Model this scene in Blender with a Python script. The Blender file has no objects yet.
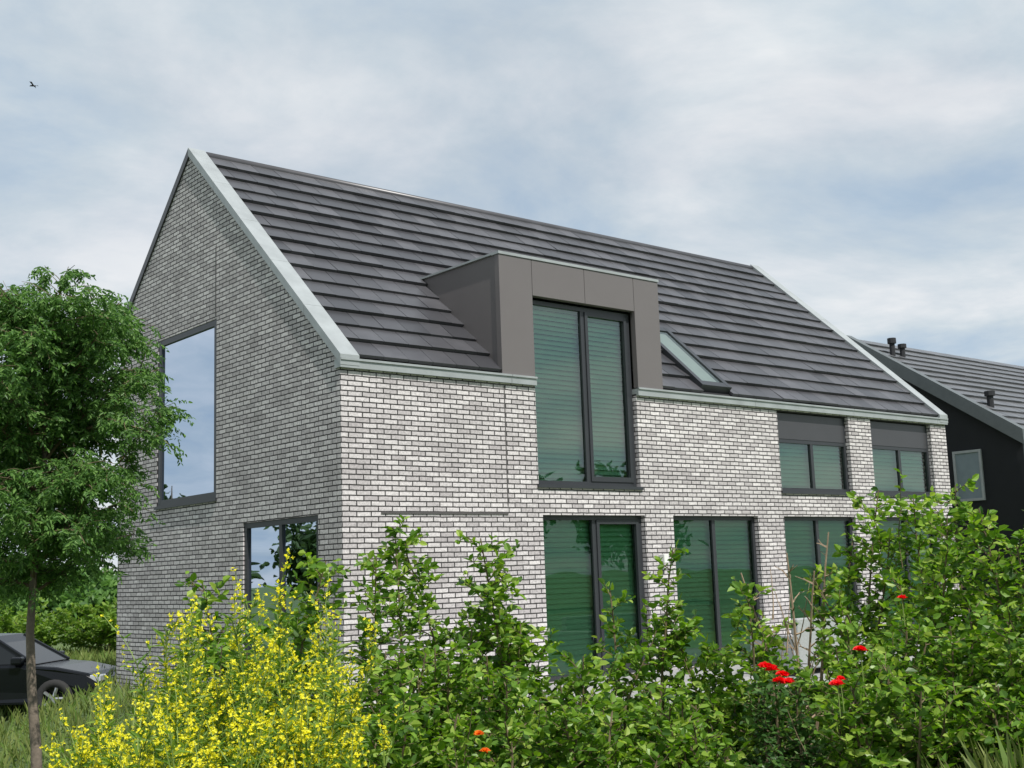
import bpy, math, random
import numpy as np
from mathutils import Vector, Matrix
random.seed(7)
rng=np.random.default_rng(11)
SC=bpy.context.scene; COL=SC.collection
# ---------------------------------------------------------------- camera
CAM=np.array([-8.6396,-13.8444,1.6339]); YAW,PIT,ROL,FPX=-0.6996,0.1548,-0.0345,1217.37
cy_,sy_=math.cos(YAW),math.sin(YAW); cp_,sp_=math.cos(PIT),math.sin(PIT)
FW=np.array([-sy_*cp_,cy_*cp_,sp_]); R0=np.array([cy_,sy_,0.]); U0=np.cross(R0,FW)
RT=math.cos(ROL)*R0+math.sin(ROL)*U0; UP=-math.sin(ROL)*R0+math.cos(ROL)*U0
cd=bpy.data.cameras.new('camera'); co=bpy.data.objects.new('camera',cd); COL.objects.link(co)
cd.sensor_width=36; cd.lens=FPX/1024*36; cd.clip_end=3000; cd.clip_start=.1
co.matrix_world=Matrix(((RT[0],UP[0],-FW[0],CAM[0]),(RT[1],UP[1],-FW[1],CAM[1]),(RT[2],UP[2],-FW[2],CAM[2]),(0,0,0,1)))
SC.camera=co
HF=np.array([-sy_,cy_,0.]); HR=np.array([cy_,sy_,0.])
def hz(u): return 574.5-(u-512)*.0345
def gp(u,d):                       # ground position seen in direction u at depth d
    p=CAM+HF*d+HR*((u-512)/FPX*d*1.0); return float(p[0]),float(p[1])
def zat(u,v,d): return 1.634+(hz(u)-v)/FPX*d
def at(u,v,n,c):                   # measured photo point on a real plane
    d=FW+RT*(u-512)/FPX-UP*(v-384)/FPX; n=np.array(n,float)
    return CAM+d*((c-n@CAM)/(n@d))
def sstep(a,b,x):
    t=min(1,max(0,(x-a)/(b-a))); return t*t*(3-2*t)
LOWZ=1.2
def gz(x,y):
    return -LOWZ*sstep(.5,-3.0,x)*sstep(-9.5,-4,y)
# ---------------------------------------------------------------- builders
class MB:
    def __init__(s): s.v=[]; s.f=[]
    def quad(s,*p):
        n=len(s.v); s.v+= [tuple(map(float,q)) for q in p]; s.f.append(tuple(range(n,n+len(p))))
    def box(s,a,b,fn=None):
        x0,y0,z0=a; x1,y1,z1=b; n=len(s.v)
        P=[(x0,y0,z0),(x1,y0,z0),(x1,y1,z0),(x0,y1,z0),(x0,y0,z1),(x1,y0,z1),(x1,y1,z1),(x0,y1,z1)]
        if fn: P=[tuple(fn(*p)) for p in P]
        s.v+=P
        s.f+=[tuple(n+i for i in q) for q in ((0,3,2,1),(4,5,6,7),(0,1,5,4),(1,2,6,5),(2,3,7,6),(3,0,4,7))]
    def tube(s,pts,rad,k=5,cap=True):
        pts=[np.array(p,float) for p in pts]; n0=len(s.v); m=len(pts)
        if not hasattr(rad,'__len__'): rad=[rad]*m
        ref=np.array([0,0,1.]); t=pts[-1]-pts[0]
        if abs(t[2])>.8*np.linalg.norm(t): ref=np.array([1.,0,0])
        for i,p in enumerate(pts):
            d=pts[min(i+1,m-1)]-pts[max(i-1,0)]; d=d/(np.linalg.norm(d)+1e-9)
            a=np.cross(d,ref); a/=np.linalg.norm(a)+1e-9; b=np.cross(d,a)
            for j in range(k):
                w=2*math.pi*j/k; q=p+(a*math.cos(w)+b*math.sin(w))*rad[i]; s.v.append((float(q[0]),float(q[1]),float(q[2])))
        for i in range(m-1):
            for j in range(k):
                s.f.append((n0+i*k+j,n0+i*k+(j+1)%k,n0+(i+1)*k+(j+1)%k,n0+(i+1)*k+j))
        if cap: s.f.append(tuple(n0+j for j in range(k))); s.f.append(tuple(n0+(m-1)*k+j for j in reversed(range(k))))
    def build(s,name,mat,parent=None,smooth=False,bevel=0,fix=True):
        me=bpy.data.meshes.new(name); me.from_pydata(s.v,[],s.f); me.update()
        if fix and len(s.f)<60000:
            import bmesh
            bm=bmesh.new(); bm.from_mesh(me); bmesh.ops.recalc_face_normals(bm,faces=bm.faces); bm.to_mesh(me); bm.free()
        o=bpy.data.objects.new(name,me); COL.objects.link(o)
        if mat: me.materials.append(mat)
        if smooth: me.polygons.foreach_set('use_smooth',[True]*len(me.polygons))
        if bevel:
            m=o.modifiers.new('bevel','BEVEL'); m.width=bevel; m.segments=2; m.limit_method='ANGLE'
        if parent: setp(o,parent)
        return o
def setp(o,parent):
    o.parent=parent; M=world(parent); o.matrix_parent_inverse=M.inverted()
def world(o):
    M=o.matrix_basis.copy()
    if o.parent: M=world(o.parent)@o.matrix_parent_inverse@M
    return M
def tag(o,label=None,cat=None,group=None,kind=None):
    if label: o['label']=label
    if cat: o['category']=cat
    if group: o['group']=group
    if kind: o['kind']=kind
    return o
def empty(name,loc,label,cat,group=None):
    o=bpy.data.objects.new(name,None); COL.objects.link(o); o.location=loc; o.empty_display_size=.2
    return tag(o,label,cat,group)
# ---------------------------------------------------------------- materials
def newmat(name):
    m=bpy.data.materials.new(name); m.use_nodes=True; nt=m.node_tree; b=nt.nodes['Principled BSDF']; return m,nt,b
def N(nt,t,**k):
    n=nt.nodes.new(t)
    for a,v in k.items():
        if a in n.inputs: n.inputs[a].default_value=v
        else: setattr(n,a,v)
    return n
def simple(name,col,rough=.6,metal=0,noise=.12,scale=6,bump=0,spec=.5):
    m,nt,b=newmat(name); L=nt.links
    tc=N(nt,'ShaderNodeTexCoord'); nz=N(nt,'ShaderNodeTexNoise',Scale=scale,Detail=6.,Roughness=.6); L.new(tc.outputs['Object'],nz.inputs['Vector'])
    mx=N(nt,'ShaderNodeMix',data_type='RGBA'); L.new(nz.outputs['Fac'],mx.inputs['Factor'])
    mx.inputs['A'].default_value=tuple(c*(1-noise*1.6) for c in col)+(1,); mx.inputs['B'].default_value=tuple(min(1,c*(1+noise*1.6)) for c in col)+(1,)
    L.new(mx.outputs['Result'],b.inputs['Base Color']); b.inputs['Roughness'].default_value=rough; b.inputs['Metallic'].default_value=metal
    b.inputs['Specular IOR Level'].default_value=spec
    if bump:
        bp=N(nt,'ShaderNodeBump',Strength=bump,Distance=.02); L.new(nz.outputs['Fac'],bp.inputs['Height']); L.new(bp.outputs['Normal'],b.inputs['Normal'])
    return m
def leafmat(name,cols,trans=.35,rough=.45):
    m,nt,b=newmat(name); L=nt.links
    g=N(nt,'ShaderNodeNewGeometry'); r=N(nt,'ShaderNodeValToRGB'); L.new(g.outputs['Random Per Island'],r.inputs['Fac'])
    e=r.color_ramp.elements; n=len(cols)
    e[0].color=cols[0]+(1,); e[1].color=cols[-1]+(1,)
    for i in range(1,n-1):
        x=e.new(i/(n-1)); x.color=cols[i]+(1,)
    L.new(r.outputs['Color'],b.inputs['Base Color']); b.inputs['Roughness'].default_value=rough; b.inputs['Specular IOR Level'].default_value=.3
    t=N(nt,'ShaderNodeBsdfTranslucent'); hs=N(nt,'ShaderNodeHueSaturation',Saturation=1.12,Value=1.5); L.new(r.outputs['Color'],hs.inputs['Color']); L.new(hs.outputs['Color'],t.inputs['Color'])
    mx=N(nt,'ShaderNodeMixShader'); mx.inputs[0].default_value=trans
    L.new(b.outputs[0],mx.inputs[1]); L.new(t.outputs[0],mx.inputs[2]); L.new(mx.outputs[0],nt.nodes['Material Output'].inputs['Surface'])
    return m
def brickmat():
    m,nt,b=newmat('pale_brick'); L=nt.links
    tc=N(nt,'ShaderNodeTexCoord'); sp=N(nt,'ShaderNodeSeparateXYZ'); L.new(tc.outputs['Object'],sp.inputs[0])
    ad=N(nt,'ShaderNodeMath',operation='ADD'); L.new(sp.outputs[0],ad.inputs[0]); L.new(sp.outputs[1],ad.inputs[1])
    nw=N(nt,'ShaderNodeTexNoise',Scale=5.,Detail=2.); L.new(tc.outputs['Object'],nw.inputs['Vector'])
    wv=N(nt,'ShaderNodeMath',operation='MULTIPLY_ADD'); wv.inputs[1].default_value=.014; L.new(nw.outputs['Fac'],wv.inputs[0]); L.new(sp.outputs[2],wv.inputs[2])
    cb=N(nt,'ShaderNodeCombineXYZ'); L.new(ad.outputs[0],cb.inputs[0]); L.new(wv.outputs[0],cb.inputs[1])
    br=N(nt,'ShaderNodeTexBrick',offset=.5,squash=1.0); br.inputs['Scale'].default_value=1.; br.inputs['Brick Width'].default_value=.23; br.inputs['Row Height'].default_value=.0705
    br.inputs['Mortar Size'].default_value=.0098; br.inputs['Mortar Smooth'].default_value=.30; br.inputs['Bias'].default_value=-.05
    br.inputs['Color1'].default_value=(.69,.652,.655,1); br.inputs['Color2'].default_value=(.43,.398,.405,1); br.inputs['Mortar'].default_value=(.038,.036,.037,1)
    L.new(cb.outputs[0],br.inputs['Vector'])
    nz=N(nt,'ShaderNodeTexNoise',Scale=28.,Detail=5.,Roughness=.75); L.new(tc.outputs['Object'],nz.inputs['Vector'])
    nb=N(nt,'ShaderNodeTexNoise',Scale=.9,Detail=4.,Roughness=.6); L.new(tc.outputs['Object'],nb.inputs['Vector'])
    mr=N(nt,'ShaderNodeMapRange'); mr.inputs['From Min'].default_value=.32; mr.inputs['From Max'].default_value=.62; mr.inputs['To Min'].default_value=.60; mr.inputs['To Max'].default_value=1.12; L.new(nz.outputs['Fac'],mr.inputs['Value'])
    mr2=N(nt,'ShaderNodeMapRange'); mr2.inputs['From Min'].default_value=.3; mr2.inputs['From Max'].default_value=.7; mr2.inputs['To Min'].default_value=.88; mr2.inputs['To Max'].default_value=1.06; L.new(nb.outputs['Fac'],mr2.inputs['Value'])
    mm=N(nt,'ShaderNodeMath',operation='MULTIPLY'); L.new(mr.outputs[0],mm.inputs[0]); L.new(mr2.outputs[0],mm.inputs[1])
    vm=N(nt,'ShaderNodeVectorMath',operation='SCALE'); L.new(br.outputs['Color'],vm.inputs[0]); L.new(mm.outputs[0],vm.inputs['Scale'])
    L.new(vm.outputs[0],b.inputs['Base Color']); b.inputs['Roughness'].default_value=.85
    iv=N(nt,'ShaderNodeMath',operation='MULTIPLY_ADD'); iv.inputs[1].default_value=-1.; L.new(br.outputs['Fac'],iv.inputs[0]); 
    ns=N(nt,'ShaderNodeMath',operation='MULTIPLY'); ns.inputs[1].default_value=.35; L.new(nz.outputs['Fac'],ns.inputs[0]); L.new(ns.outputs[0],iv.inputs[2])
    bp=N(nt,'ShaderNodeBump',Strength=.8,Distance=.012); L.new(iv.outputs[0],bp.inputs['Height']); L.new(bp.outputs['Normal'],b.inputs['Normal'])
    return m
def tilemat(name,c0,c1):
    m,nt,b=newmat(name); L=nt.links
    g=N(nt,'ShaderNodeNewGeometry'); tc=N(nt,'ShaderNodeTexCoord'); nz=N(nt,'ShaderNodeTexNoise',Scale=3.,Detail=6.); L.new(tc.outputs['Object'],nz.inputs['Vector'])
    ad=N(nt,'ShaderNodeMath',operation='MULTIPLY'); L.new(g.outputs['Random Per Island'],ad.inputs[0]); L.new(nz.outputs['Fac'],ad.inputs[1])
    mx=N(nt,'ShaderNodeMix',data_type='RGBA'); L.new(ad.outputs[0],mx.inputs['Factor']); mx.inputs['A'].default_value=c0+(1,); mx.inputs['B'].default_value=c1+(1,)
    L.new(mx.outputs['Result'],b.inputs['Base Color']); b.inputs['Roughness'].default_value=.36
    return m
def glassmat(name,tint,refl=.16,ior=1.5,gcol=(.86,.97,.93)):
    m,nt,b=newmat(name); L=nt.links
    tr=N(nt,'ShaderNodeBsdfTransparent'); tr.inputs[0].default_value=tint+(1,)
    gl=N(nt,'ShaderNodeBsdfGlossy'); gl.inputs['Color'].default_value=gcol+(1,); gl.inputs['Roughness'].default_value=.01
    lw=N(nt,'ShaderNodeFresnel',IOR=ior)
    tc=N(nt,'ShaderNodeTexCoord'); nz=N(nt,'ShaderNodeTexNoise',Scale=1.1,Detail=1.); L.new(tc.outputs['Object'],nz.inputs['Vector'])
    bp=N(nt,'ShaderNodeBump',Strength=.04,Distance=.05); L.new(nz.outputs['Fac'],bp.inputs['Height']); L.new(bp.outputs['Normal'],gl.inputs['Normal'])
    ad=N(nt,'ShaderNodeMath',operation='ADD',use_clamp=True); ad.inputs[1].default_value=refl; L.new(lw.outputs[0],ad.inputs[0])
    mx=N(nt,'ShaderNodeMixShader'); L.new(ad.outputs[0],mx.inputs[0]); L.new(tr.outputs[0],mx.inputs[1]); L.new(gl.outputs[0],mx.inputs[2])
    L.new(mx.outputs[0],nt.nodes['Material Output'].inputs['Surface']); return m
M_brick=brickmat()
M_tile=tilemat('roof_tile',(.042,.042,.047),(.120,.118,.128))
M_tile2=tilemat('far_roof_tile',(.09,.092,.098),(.15,.152,.16))
M_zinc=simple('zinc',(.34,.365,.37),.5,.25,.20,2.5)
M_clad=simple('dormer_cladding',(.138,.125,.125),.45,0,.05,1.5)
M_frame=simple('window_frame',(.032,.035,.040),.38,0,.08,4)
M_panel=simple('dark_panel',(.05,.05,.055),.35,0,.08,2)
M_slat=simple('blind_slat',(.56,.74,.63),.5,0,.06,2)
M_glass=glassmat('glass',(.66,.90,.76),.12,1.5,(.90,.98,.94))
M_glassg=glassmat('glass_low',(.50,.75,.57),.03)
M_glassd=glassmat('glass_side',(.45,.55,.55),.12,1.45,(.52,.61,.74))
M_glassk=glassmat('glass_roof',(.62,.70,.68),.12)
M_black=simple('black_wall',(.012,.013,.016),.7,0,.2,3)
M_joint=simple('joint',(.08,.075,.075),.9)
M_white=simple('white_paint',(.7,.7,.68),.5)
M_cream=simple('curtain',(.62,.60,.52),.8)
M_bark=simple('bark',(.16,.13,.10),.9,0,.3,20,.6)
M_stem=simple('twig',(.13,.10,.055),.8,0,.3,12)
M_gstem=simple('green_stem',(.16,.23,.05),.6,0,.2,12)
M_bare=simple('bare_twig',(.30,.22,.15),.85,0,.3,12)
M_leafT=leafmat('tree_leaf',[(.045,.105,.030),(.085,.18,.045),(.12,.235,.055),(.18,.31,.085)],.40)
M_leafH=leafmat('hedge_leaf',[(.042,.100,.018),(.11,.22,.028),(.19,.335,.042),(.34,.45,.085)],.42,.36)
M_leafR=leafmat('rose_leaf',[(.035,.085,.022),(.065,.145,.035),(.11,.20,.045)],.35,.35)
M_leafB=leafmat('wild_leaf',[(.08,.16,.025),(.15,.26,.04),(.24,.34,.06)],.4,.5)
M_leafF=leafmat('far_leaf',[(.03,.06,.018),(.05,.095,.025),(.08,.13,.035)],.25,.6)
M_yel=leafmat('yellow_petal',[(.68,.62,.02),(.82,.76,.035),(.88,.84,.10)],.4,.5)
M_red=leafmat('red_petal',[(.5,.008,.012),(.75,.012,.018),(.85,.03,.03)],.3,.5)
M_org=leafmat('orange_petal',[(.7,.13,.02),(.85,.25,.03)],.3,.5)
M_grass=leafmat('grass_blade',[(.08,.15,.025),(.14,.23,.04),(.22,.29,.08)],.35,.5)
M_straw=leafmat('straw_blade',[(.14,.20,.05),(.24,.28,.09),(.16,.27,.06)],.35,.5)
# ---------------------------------------------------------------- world and sun
SUN=Vector((-.09,-.64,.90)).normalized()
el=math.asin(SUN.z); az=math.atan2(SUN.x,SUN.y)
w=bpy.data.worlds.new('World'); SC.world=w; w.use_nodes=True; nt=w.node_tree; L=nt.links
bg=nt.nodes['Background']; sky=N(nt,'ShaderNodeTexSky',sky_type='NISHITA'); sky.sun_disc=False; sky.sun_elevation=el; sky.sun_rotation=az; sky.air_density=1.0; sky.dust_density=.6; sky.ozone_density=1.5
tc=N(nt,'ShaderNodeTexCoord'); sp=N(nt,'ShaderNodeSeparateXYZ'); L.new(tc.outputs['Generated'],sp.inputs[0])
za=N(nt,'ShaderNodeMath',operation='MAXIMUM'); za.inputs[1].default_value=0.; L.new(sp.outputs[2],za.inputs[0])
zb=N(nt,'ShaderNodeMath',operation='ADD'); zb.inputs[1].default_value=.16; L.new(za.outputs[0],zb.inputs[0])
cb=N(nt,'ShaderNodeCombineXYZ')
for i in (0,1):
    dv=N(nt,'ShaderNodeMath',operation='DIVIDE'); L.new(sp.outputs[i],dv.inputs[0]); L.new(zb.outputs[0],dv.inputs[1]); L.new(dv.outputs[0],cb.inputs[i])
nz=N(nt,'ShaderNodeTexNoise',Scale=.9,Detail=10.,Roughness=.56,Distortion=.35); L.new(cb.outputs[0],nz.inputs['Vector'])
rp=N(nt,'ShaderNodeValToRGB'); L.new(nz.outputs['Fac'],rp.inputs['Fac']); rp.color_ramp.elements[0].position=.36; rp.color_ramp.elements[0].color=(.75,.75,.75,1); rp.color_ramp.elements[1].position=.56; rp.color_ramp.elements[1].color=(1,1,1,1)
nz2=N(nt,'ShaderNodeTexNoise',Scale=1.5,Detail=9.,Roughness=.58,Distortion=.3); L.new(cb.outputs[0],nz2.inputs['Vector'])
rc=N(nt,'ShaderNodeValToRGB'); L.new(nz2.outputs['Fac'],rc.inputs['Fac'])
rc.color_ramp.elements[0].position=.35; rc.color_ramp.elements[0].color=(4.6,5.8,7.1,1); rc.color_ramp.elements[1].position=.64; rc.color_ramp.elements[1].color=(8.6,8.8,9.0,1)
xm=rc.color_ramp.elements.new(.49); xm.color=(6.3,7.1,7.7,1)
mx=N(nt,'ShaderNodeMix',data_type='RGBA'); L.new(rp.outputs['Color'],mx.inputs['Factor']); L.new(sky.outputs['Color'],mx.inputs['A']); L.new(rc.outputs['Color'],mx.inputs['B'])
L.new(mx.outputs['Result'],bg.inputs['Color']); bg.inputs['Strength'].default_value=.1
sd=bpy.data.lights.new('sun','SUN'); sd.energy=5.0; sd.angle=math.radians(.6); sd.color=(1,.965,.91); so=bpy.data.objects.new('sun',sd); COL.objects.link(so); so.rotation_euler=SUN.to_track_quat('Z','Y').to_euler()
SC.view_settings.view_transform='Standard'; SC.view_settings.look='None'; SC.view_settings.exposure=0
# ---------------------------------------------------------------- ground
def ground():
    xs=sorted(set([-900,-400,-150,-80]+list(np.arange(-50,61,1.0))+[80,150,400,900])); ys=sorted(set([-900,-300,-100,-60]+list(np.arange(-40,61,1.0))+[80,150,400,900]))
    m=MB(); nx=len(xs)
    for y in ys:
        for x in xs: m.v.append((float(x),float(y),gz(x,y)-.03))
    for j in range(len(ys)-1):
        for i in range(nx-1): m.f.append((j*nx+i,j*nx+i+1,(j+1)*nx+i+1,(j+1)*nx+i))
    mt,nt,b=newmat('meadow_ground'); L=nt.links
    tc=N(nt,'ShaderNodeTexCoord'); n1=N(nt,'ShaderNodeTexNoise',Scale=.5,Detail=10.,Roughness=.7); L.new(tc.outputs['Object'],n1.inputs['Vector'])
    r=N(nt,'ShaderNodeValToRGB'); L.new(n1.outputs['Fac'],r.inputs['Fac']); r.color_ramp.elements[0].color=(.04,.07,.02,1); r.color_ramp.elements[0].position=.3; r.color_ramp.elements[1].color=(.13,.19,.05,1); r.color_ramp.elements[1].position=.75
    L.new(r.outputs['Color'],b.inputs['Base Color']); b.inputs['Roughness'].default_value=.95
    n2=N(nt,'ShaderNodeTexNoise',Scale=14.,Detail=6.); L.new(tc.outputs['Object'],n2.inputs['Vector']); bp=N(nt,'ShaderNodeBump',Strength=1.,Distance=.08); L.new(n2.outputs['Fac'],bp.inputs['Height']); L.new(bp.outputs['Normal'],b.inputs['Normal'])
    tag(m.build('ground',mt,fix=False,smooth=True),kind='structure')
ground()
m=MB(); m.box((.6,-3.2,-.2),(15.2,-.02,.012)); 
mp,nt,b=newmat('patio_slab'); L=nt.links; tc=N(nt,'ShaderNodeTexCoord'); br=N(nt,'ShaderNodeTexBrick',offset=.0); L.new(tc.outputs['Object'],br.inputs['Vector'])
br.inputs['Scale'].default_value=1; br.inputs['Brick Width'].default_value=.6; br.inputs['Row Height'].default_value=.6; br.inputs['Mortar Size'].default_value=.006; br.inputs['Color1'].default_value=(.34,.34,.33,1); br.inputs['Color2'].default_value=(.26,.26,.26,1); br.inputs['Mortar'].default_value=(.1,.1,.1,1)
L.new(br.outputs['Color'],b.inputs['Base Color']); b.inputs['Roughness'].default_value=.8
tag(m.build('patio',mp),kind='structure')
m=MB(); m.box((1.2,-8.2,-.15),(16,-3.22,-.004)); tag(m.build('lawn',simple('lawn',(.14,.25,.04),.9,0,.3,9,.8)),kind='structure')
m=MB(); m.box((-60,10.5,-LOWZ-.4),(-1.6,16.5,-LOWZ-.018)); tag(m.build('road',simple('asphalt',(.06,.06,.062),.9,0,.15,8)),kind='structure')
m=MB(); m.box((-60,10.25,-LOWZ-.4),(-1.6,10.49,-LOWZ+.09)); tag(m.build('kerb',simple('kerb_stone',(.35,.35,.34),.85)),kind='structure')
# ---------------------------------------------------------------- the house
E,R,WM,LEN=4.4566,8.9081,4.6793,15.03
FARY=7.5; ROF=4.62; SL=(R-.03-ROF)/WM
def rz(y): return ROF+SL*y if y<=WM else ROF+SL*WM-SL*(y-WM)
H=empty('brick_house',(7.5,3.7,0),'pale grey brick house with steep dark tiled roof, zinc trim and brown dormer','house')
FT=lambda a,b,c:(a,-c,b)            # front wall: a along x, b height, c outwards
GB=lambda a,b,c:(-c,a,b)            # gable wall: a along y
front_open=[(3.53,5.73,.03,2.5),(6.4,8.6,.03,2.5),(9.33,11.53,.03,2.5),(12.27,14.45,.03,2.5),(3.47,5.67,2.96,5.84),(9.33,11.53,2.96,4.43),(12.27,14.45,2.96,4.43)]
gable_open=[(.61,2.77,.03,2.52),(3.66,5.86,2.96,5.81)]
def wall(m,fn,a0,a1,topf,opens,cuts=(),depth=.2,zlo=-1.6):
    cs=sorted(set([a0,a1]+[q for o in opens for q in o[:2]]+list(cuts)))
    for p,q in zip(cs[:-1],cs[1:]):
        mid=(p+q)/2; z=zlo; sp=sorted([o for o in opens if o[0]<mid<o[1]],key=lambda o:o[2])
        for o in sp:
            if o[2]>z: m.quad(fn(p,z,0),fn(q,z,0),fn(q,o[2],0),fn(p,o[2],0))
            z=o[3]
        if topf(p)>z+.001 or topf(q)>z+.001: m.quad(fn(p,z,0),fn(q,z,0),fn(q,topf(q),0),fn(p,topf(p),0))
    for o in opens:
        a,b,z0,z1=o
        m.quad(fn(a,z0,0),fn(a,z1,0),fn(a,z1,-depth),fn(a,z0,-depth)); m.quad(fn(b,z0,0),fn(b,z1,0),fn(b,z1,-depth),fn(b,z0,-depth))
        if len(o)<5 and z1<topf(a)-.01: m.quad(fn(a,z1,0),fn(b,z1,0),fn(b,z1,-depth),fn(a,z1,-depth))
        m.quad(fn(a,z0,0),fn(b,z0,0),fn(b,z0,-depth),fn(a,z0,-depth))
m=MB()
gt=lambda y: rz(y)-.06
wall(m,FT,0,LEN,lambda x:E+.03,[o if o[3]<5 else (o[0],o[1],o[2],E+.03) for o in front_open])
wall(m,GB,0,FARY,gt,gable_open,(WM,))
wall(m,lambda a,b,c:(LEN+c,a,b),0,FARY,gt,[],(WM,))
wall(m,lambda a,b,c:(a,FARY,b),0,LEN,lambda x:gt(FARY),[])
m.build('wall',M_brick,H,fix=False)
m=MB(); m.box((.25,.25,-.2),(LEN-.25,FARY-.25,.01)); m.box((.25,.3,2.7),(LEN-.25,FARY-.25,2.9)); m.build('interior_floor',M_cream,H)
m=MB(); m.box((.25,3.2,.01),(LEN-.25,3.3,2.69)); m.box((3.0,3.2,2.91),(3.1,FARY-.3,5.9)); m.build('interior_wall',M_white,H)
# brick details
m=MB()
xa=at(505.5,430,(0,1,0),0)[0]; m.box((xa-.009,-.004,2.62),(xa+.009,.02,4.42)); m.build('expansion_joint',M_joint,H)
xb=at(381,512,(0,1,0),0)[0]; xc=at(508,512,(0,1,0),0)[0]
m=MB(); m.box((xb,-.014,2.502),(xc,.02,2.530)); m.build('brick_band',M_joint,H)
ya=at(216,280,(1,0,0),0)[1]
m=MB(); m.box((-.006,ya-.010,5.84),(.02,ya+.010,7.0)); m.build('expansion_joint',M_joint,H)
# roof: every tile a slab lying on the one below, one mesh
def tiles(x0,x1,y0,y1,zf,nrow,tw,holes=(),th=.03,lift=.058,rand=random,run=.005):
    m=MB(); dy=(y1-y0)/nrow; dz=zf(y1)-zf(y0); ln=math.hypot(y1-y0,dz); n=np.array([0,-dz/ln,(y1-y0)/ln]); s=np.array([0,(y1-y0)/ln,dz/ln])
    step=ln/nrow
    o=np.array([0,y0,zf(y0)])
    for r in range(nrow):
        off=(r%2)*tw/2; x=x0-off
        rowl=rand.uniform(-.008,.010); yc=y0+dy*(r+.5); left=0; rj=0
        while x<x1-.02:
            if left<=0: left=rand.randint(4,11); rj=rand.choice((-.8,-.3,0,.3,1.3))*run
            left-=1
            segs=[(max(x,x0)+.004,min(x+tw,x1)-.004)]; x+=tw
            for hx0,hx1,hy0,hy1 in holes:
                if hy0<yc<hy1:
                    ns_=[]
                    for a,b in segs:
                        if b<hx0 or a>hx1: ns_.append((a,b)); continue
                        if a<hx0: ns_.append((a,hx0))
                        if b>hx1: ns_.append((hx1,b))
                    segs=ns_
            for a,b in segs:
                if b-a<.015: continue
                j=rand.uniform(-.003,.004)+rowl+rj; hi_=rand.uniform(0,.003)
                lo=o+s*(step*r-.03); hi=o+s*(step*(r+1)+.03)
                up=lift+j; uh=.006+hi_
                def P(x_,base,h): q=base+n*h; return (x_,q[1],q[2])
                v=[P(a,lo,up-th-.02),P(b,lo,up-th-.02),P(b,hi,uh-th),P(a,hi,uh-th),P(a,lo,up),P(b,lo,up),P(b,hi,uh),P(a,hi,uh)]
                k=len(m.v); m.v+=v; m.f+=[tuple(k+i for i in q) for q in ((4,5,6,7),(0,1,5,4),(1,2,6,5),(3,0,4,7))]
    return m
DX0,DX1,DZ=2.80,6.28,6.48
SKY0=at(697,388,(0,-SL,1.),ROF+.03); SKYT=at(659,331,(0,-SL,1.),ROF+.03)
sx0,sx1,sy0,sy1=float(SKY0[0]+.06),float(SKY0[0]+.84),float(SKY0[1]),float(SKYT[1])
rt=tiles(.27,LEN-.24,.02,WM-.02,rz,15,.42,((DX0+.02,DX1-.02,-1,1.9),(sx0,sx1,sy0-.1,sy1+.1)))
roof=rt.build('roof',M_tile,H,fix=False)
m=MB()
for (a,b,c,d) in ((.02,DX0+.03,0,WM),(DX1-.03,LEN-.02,0,WM),(DX0+.03,DX1-.03,1.95,WM)):
    m.quad((a,c,rz(c)-.03),(b,c,rz(c)-.03),(b,d,rz(d)-.03),(a,d,rz(d)-.03))
m.quad((.02,WM,rz(WM)-.03),(LEN-.02,WM,rz(WM)-.03),(LEN-.02,FARY+.1,rz(FARY+.1)-.03),(.02,FARY+.1,rz(FARY+.1)-.03))
m.build('roof_underlay',M_black,roof,fix=False)
m=MB(); m.tube([(.3,WM,rz(WM)-.02),(LEN-.26,WM,rz(WM)-.02)],.085,8); m.build('ridge_cap',M_tile,roof,smooth=True)
def verge(x0,x1,mat,ya,yb,t0=-.07,t1=.075,name='verge_trim'):
    m=MB(); n=5
    for i in range(n):
        p=ya+(yb-ya)*i/n+ (.008 if i else 0); q=ya+(yb-ya)*(i+1)/n
        k=len(m.v)
        m.v+=[(x0,p,rz(p)+t0),(x1,p,rz(p)+t0),(x1,q,rz(q)+t0),(x0,q,rz(q)+t0),(x0,p,rz(p)+t1),(x1,p,rz(p)+t1),(x1,q,rz(q)+t1),(x0,q,rz(q)+t1)]
        m.f+=[tuple(k+i_ for i_ in q_) for q_ in ((0,3,2,1),(4,5,6,7),(0,1,5,4),(1,2,6,5),(2,3,7,6),(3,0,4,7))]
    return m.build(name,mat,H)
verge(-.035,.27,M_zinc,-.06,WM); verge(LEN-.27,LEN+.035,M_zinc,-.06,WM,-.07,.10)
verge(-.03,.25,M_panel,WM+.004,FARY+.12,-.09,.07); verge(LEN-.24,LEN+.03,M_panel,WM+.004,FARY+.12,-.09,.07)
def gutter(x0,x1):
    m=MB(); x=x0
    while x<x1-.01:
        b=min(x+3,x1); m.box((x,-.055,E+.005),(b-.006,.10,E+.12)); m.box((x,-.075,E+.105),(b-.006,-.04,E+.135)); x=b
    m.build('gutter',M_zinc,H)
gutter(-.03,3.47); gutter(5.67,LEN+.03)
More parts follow.
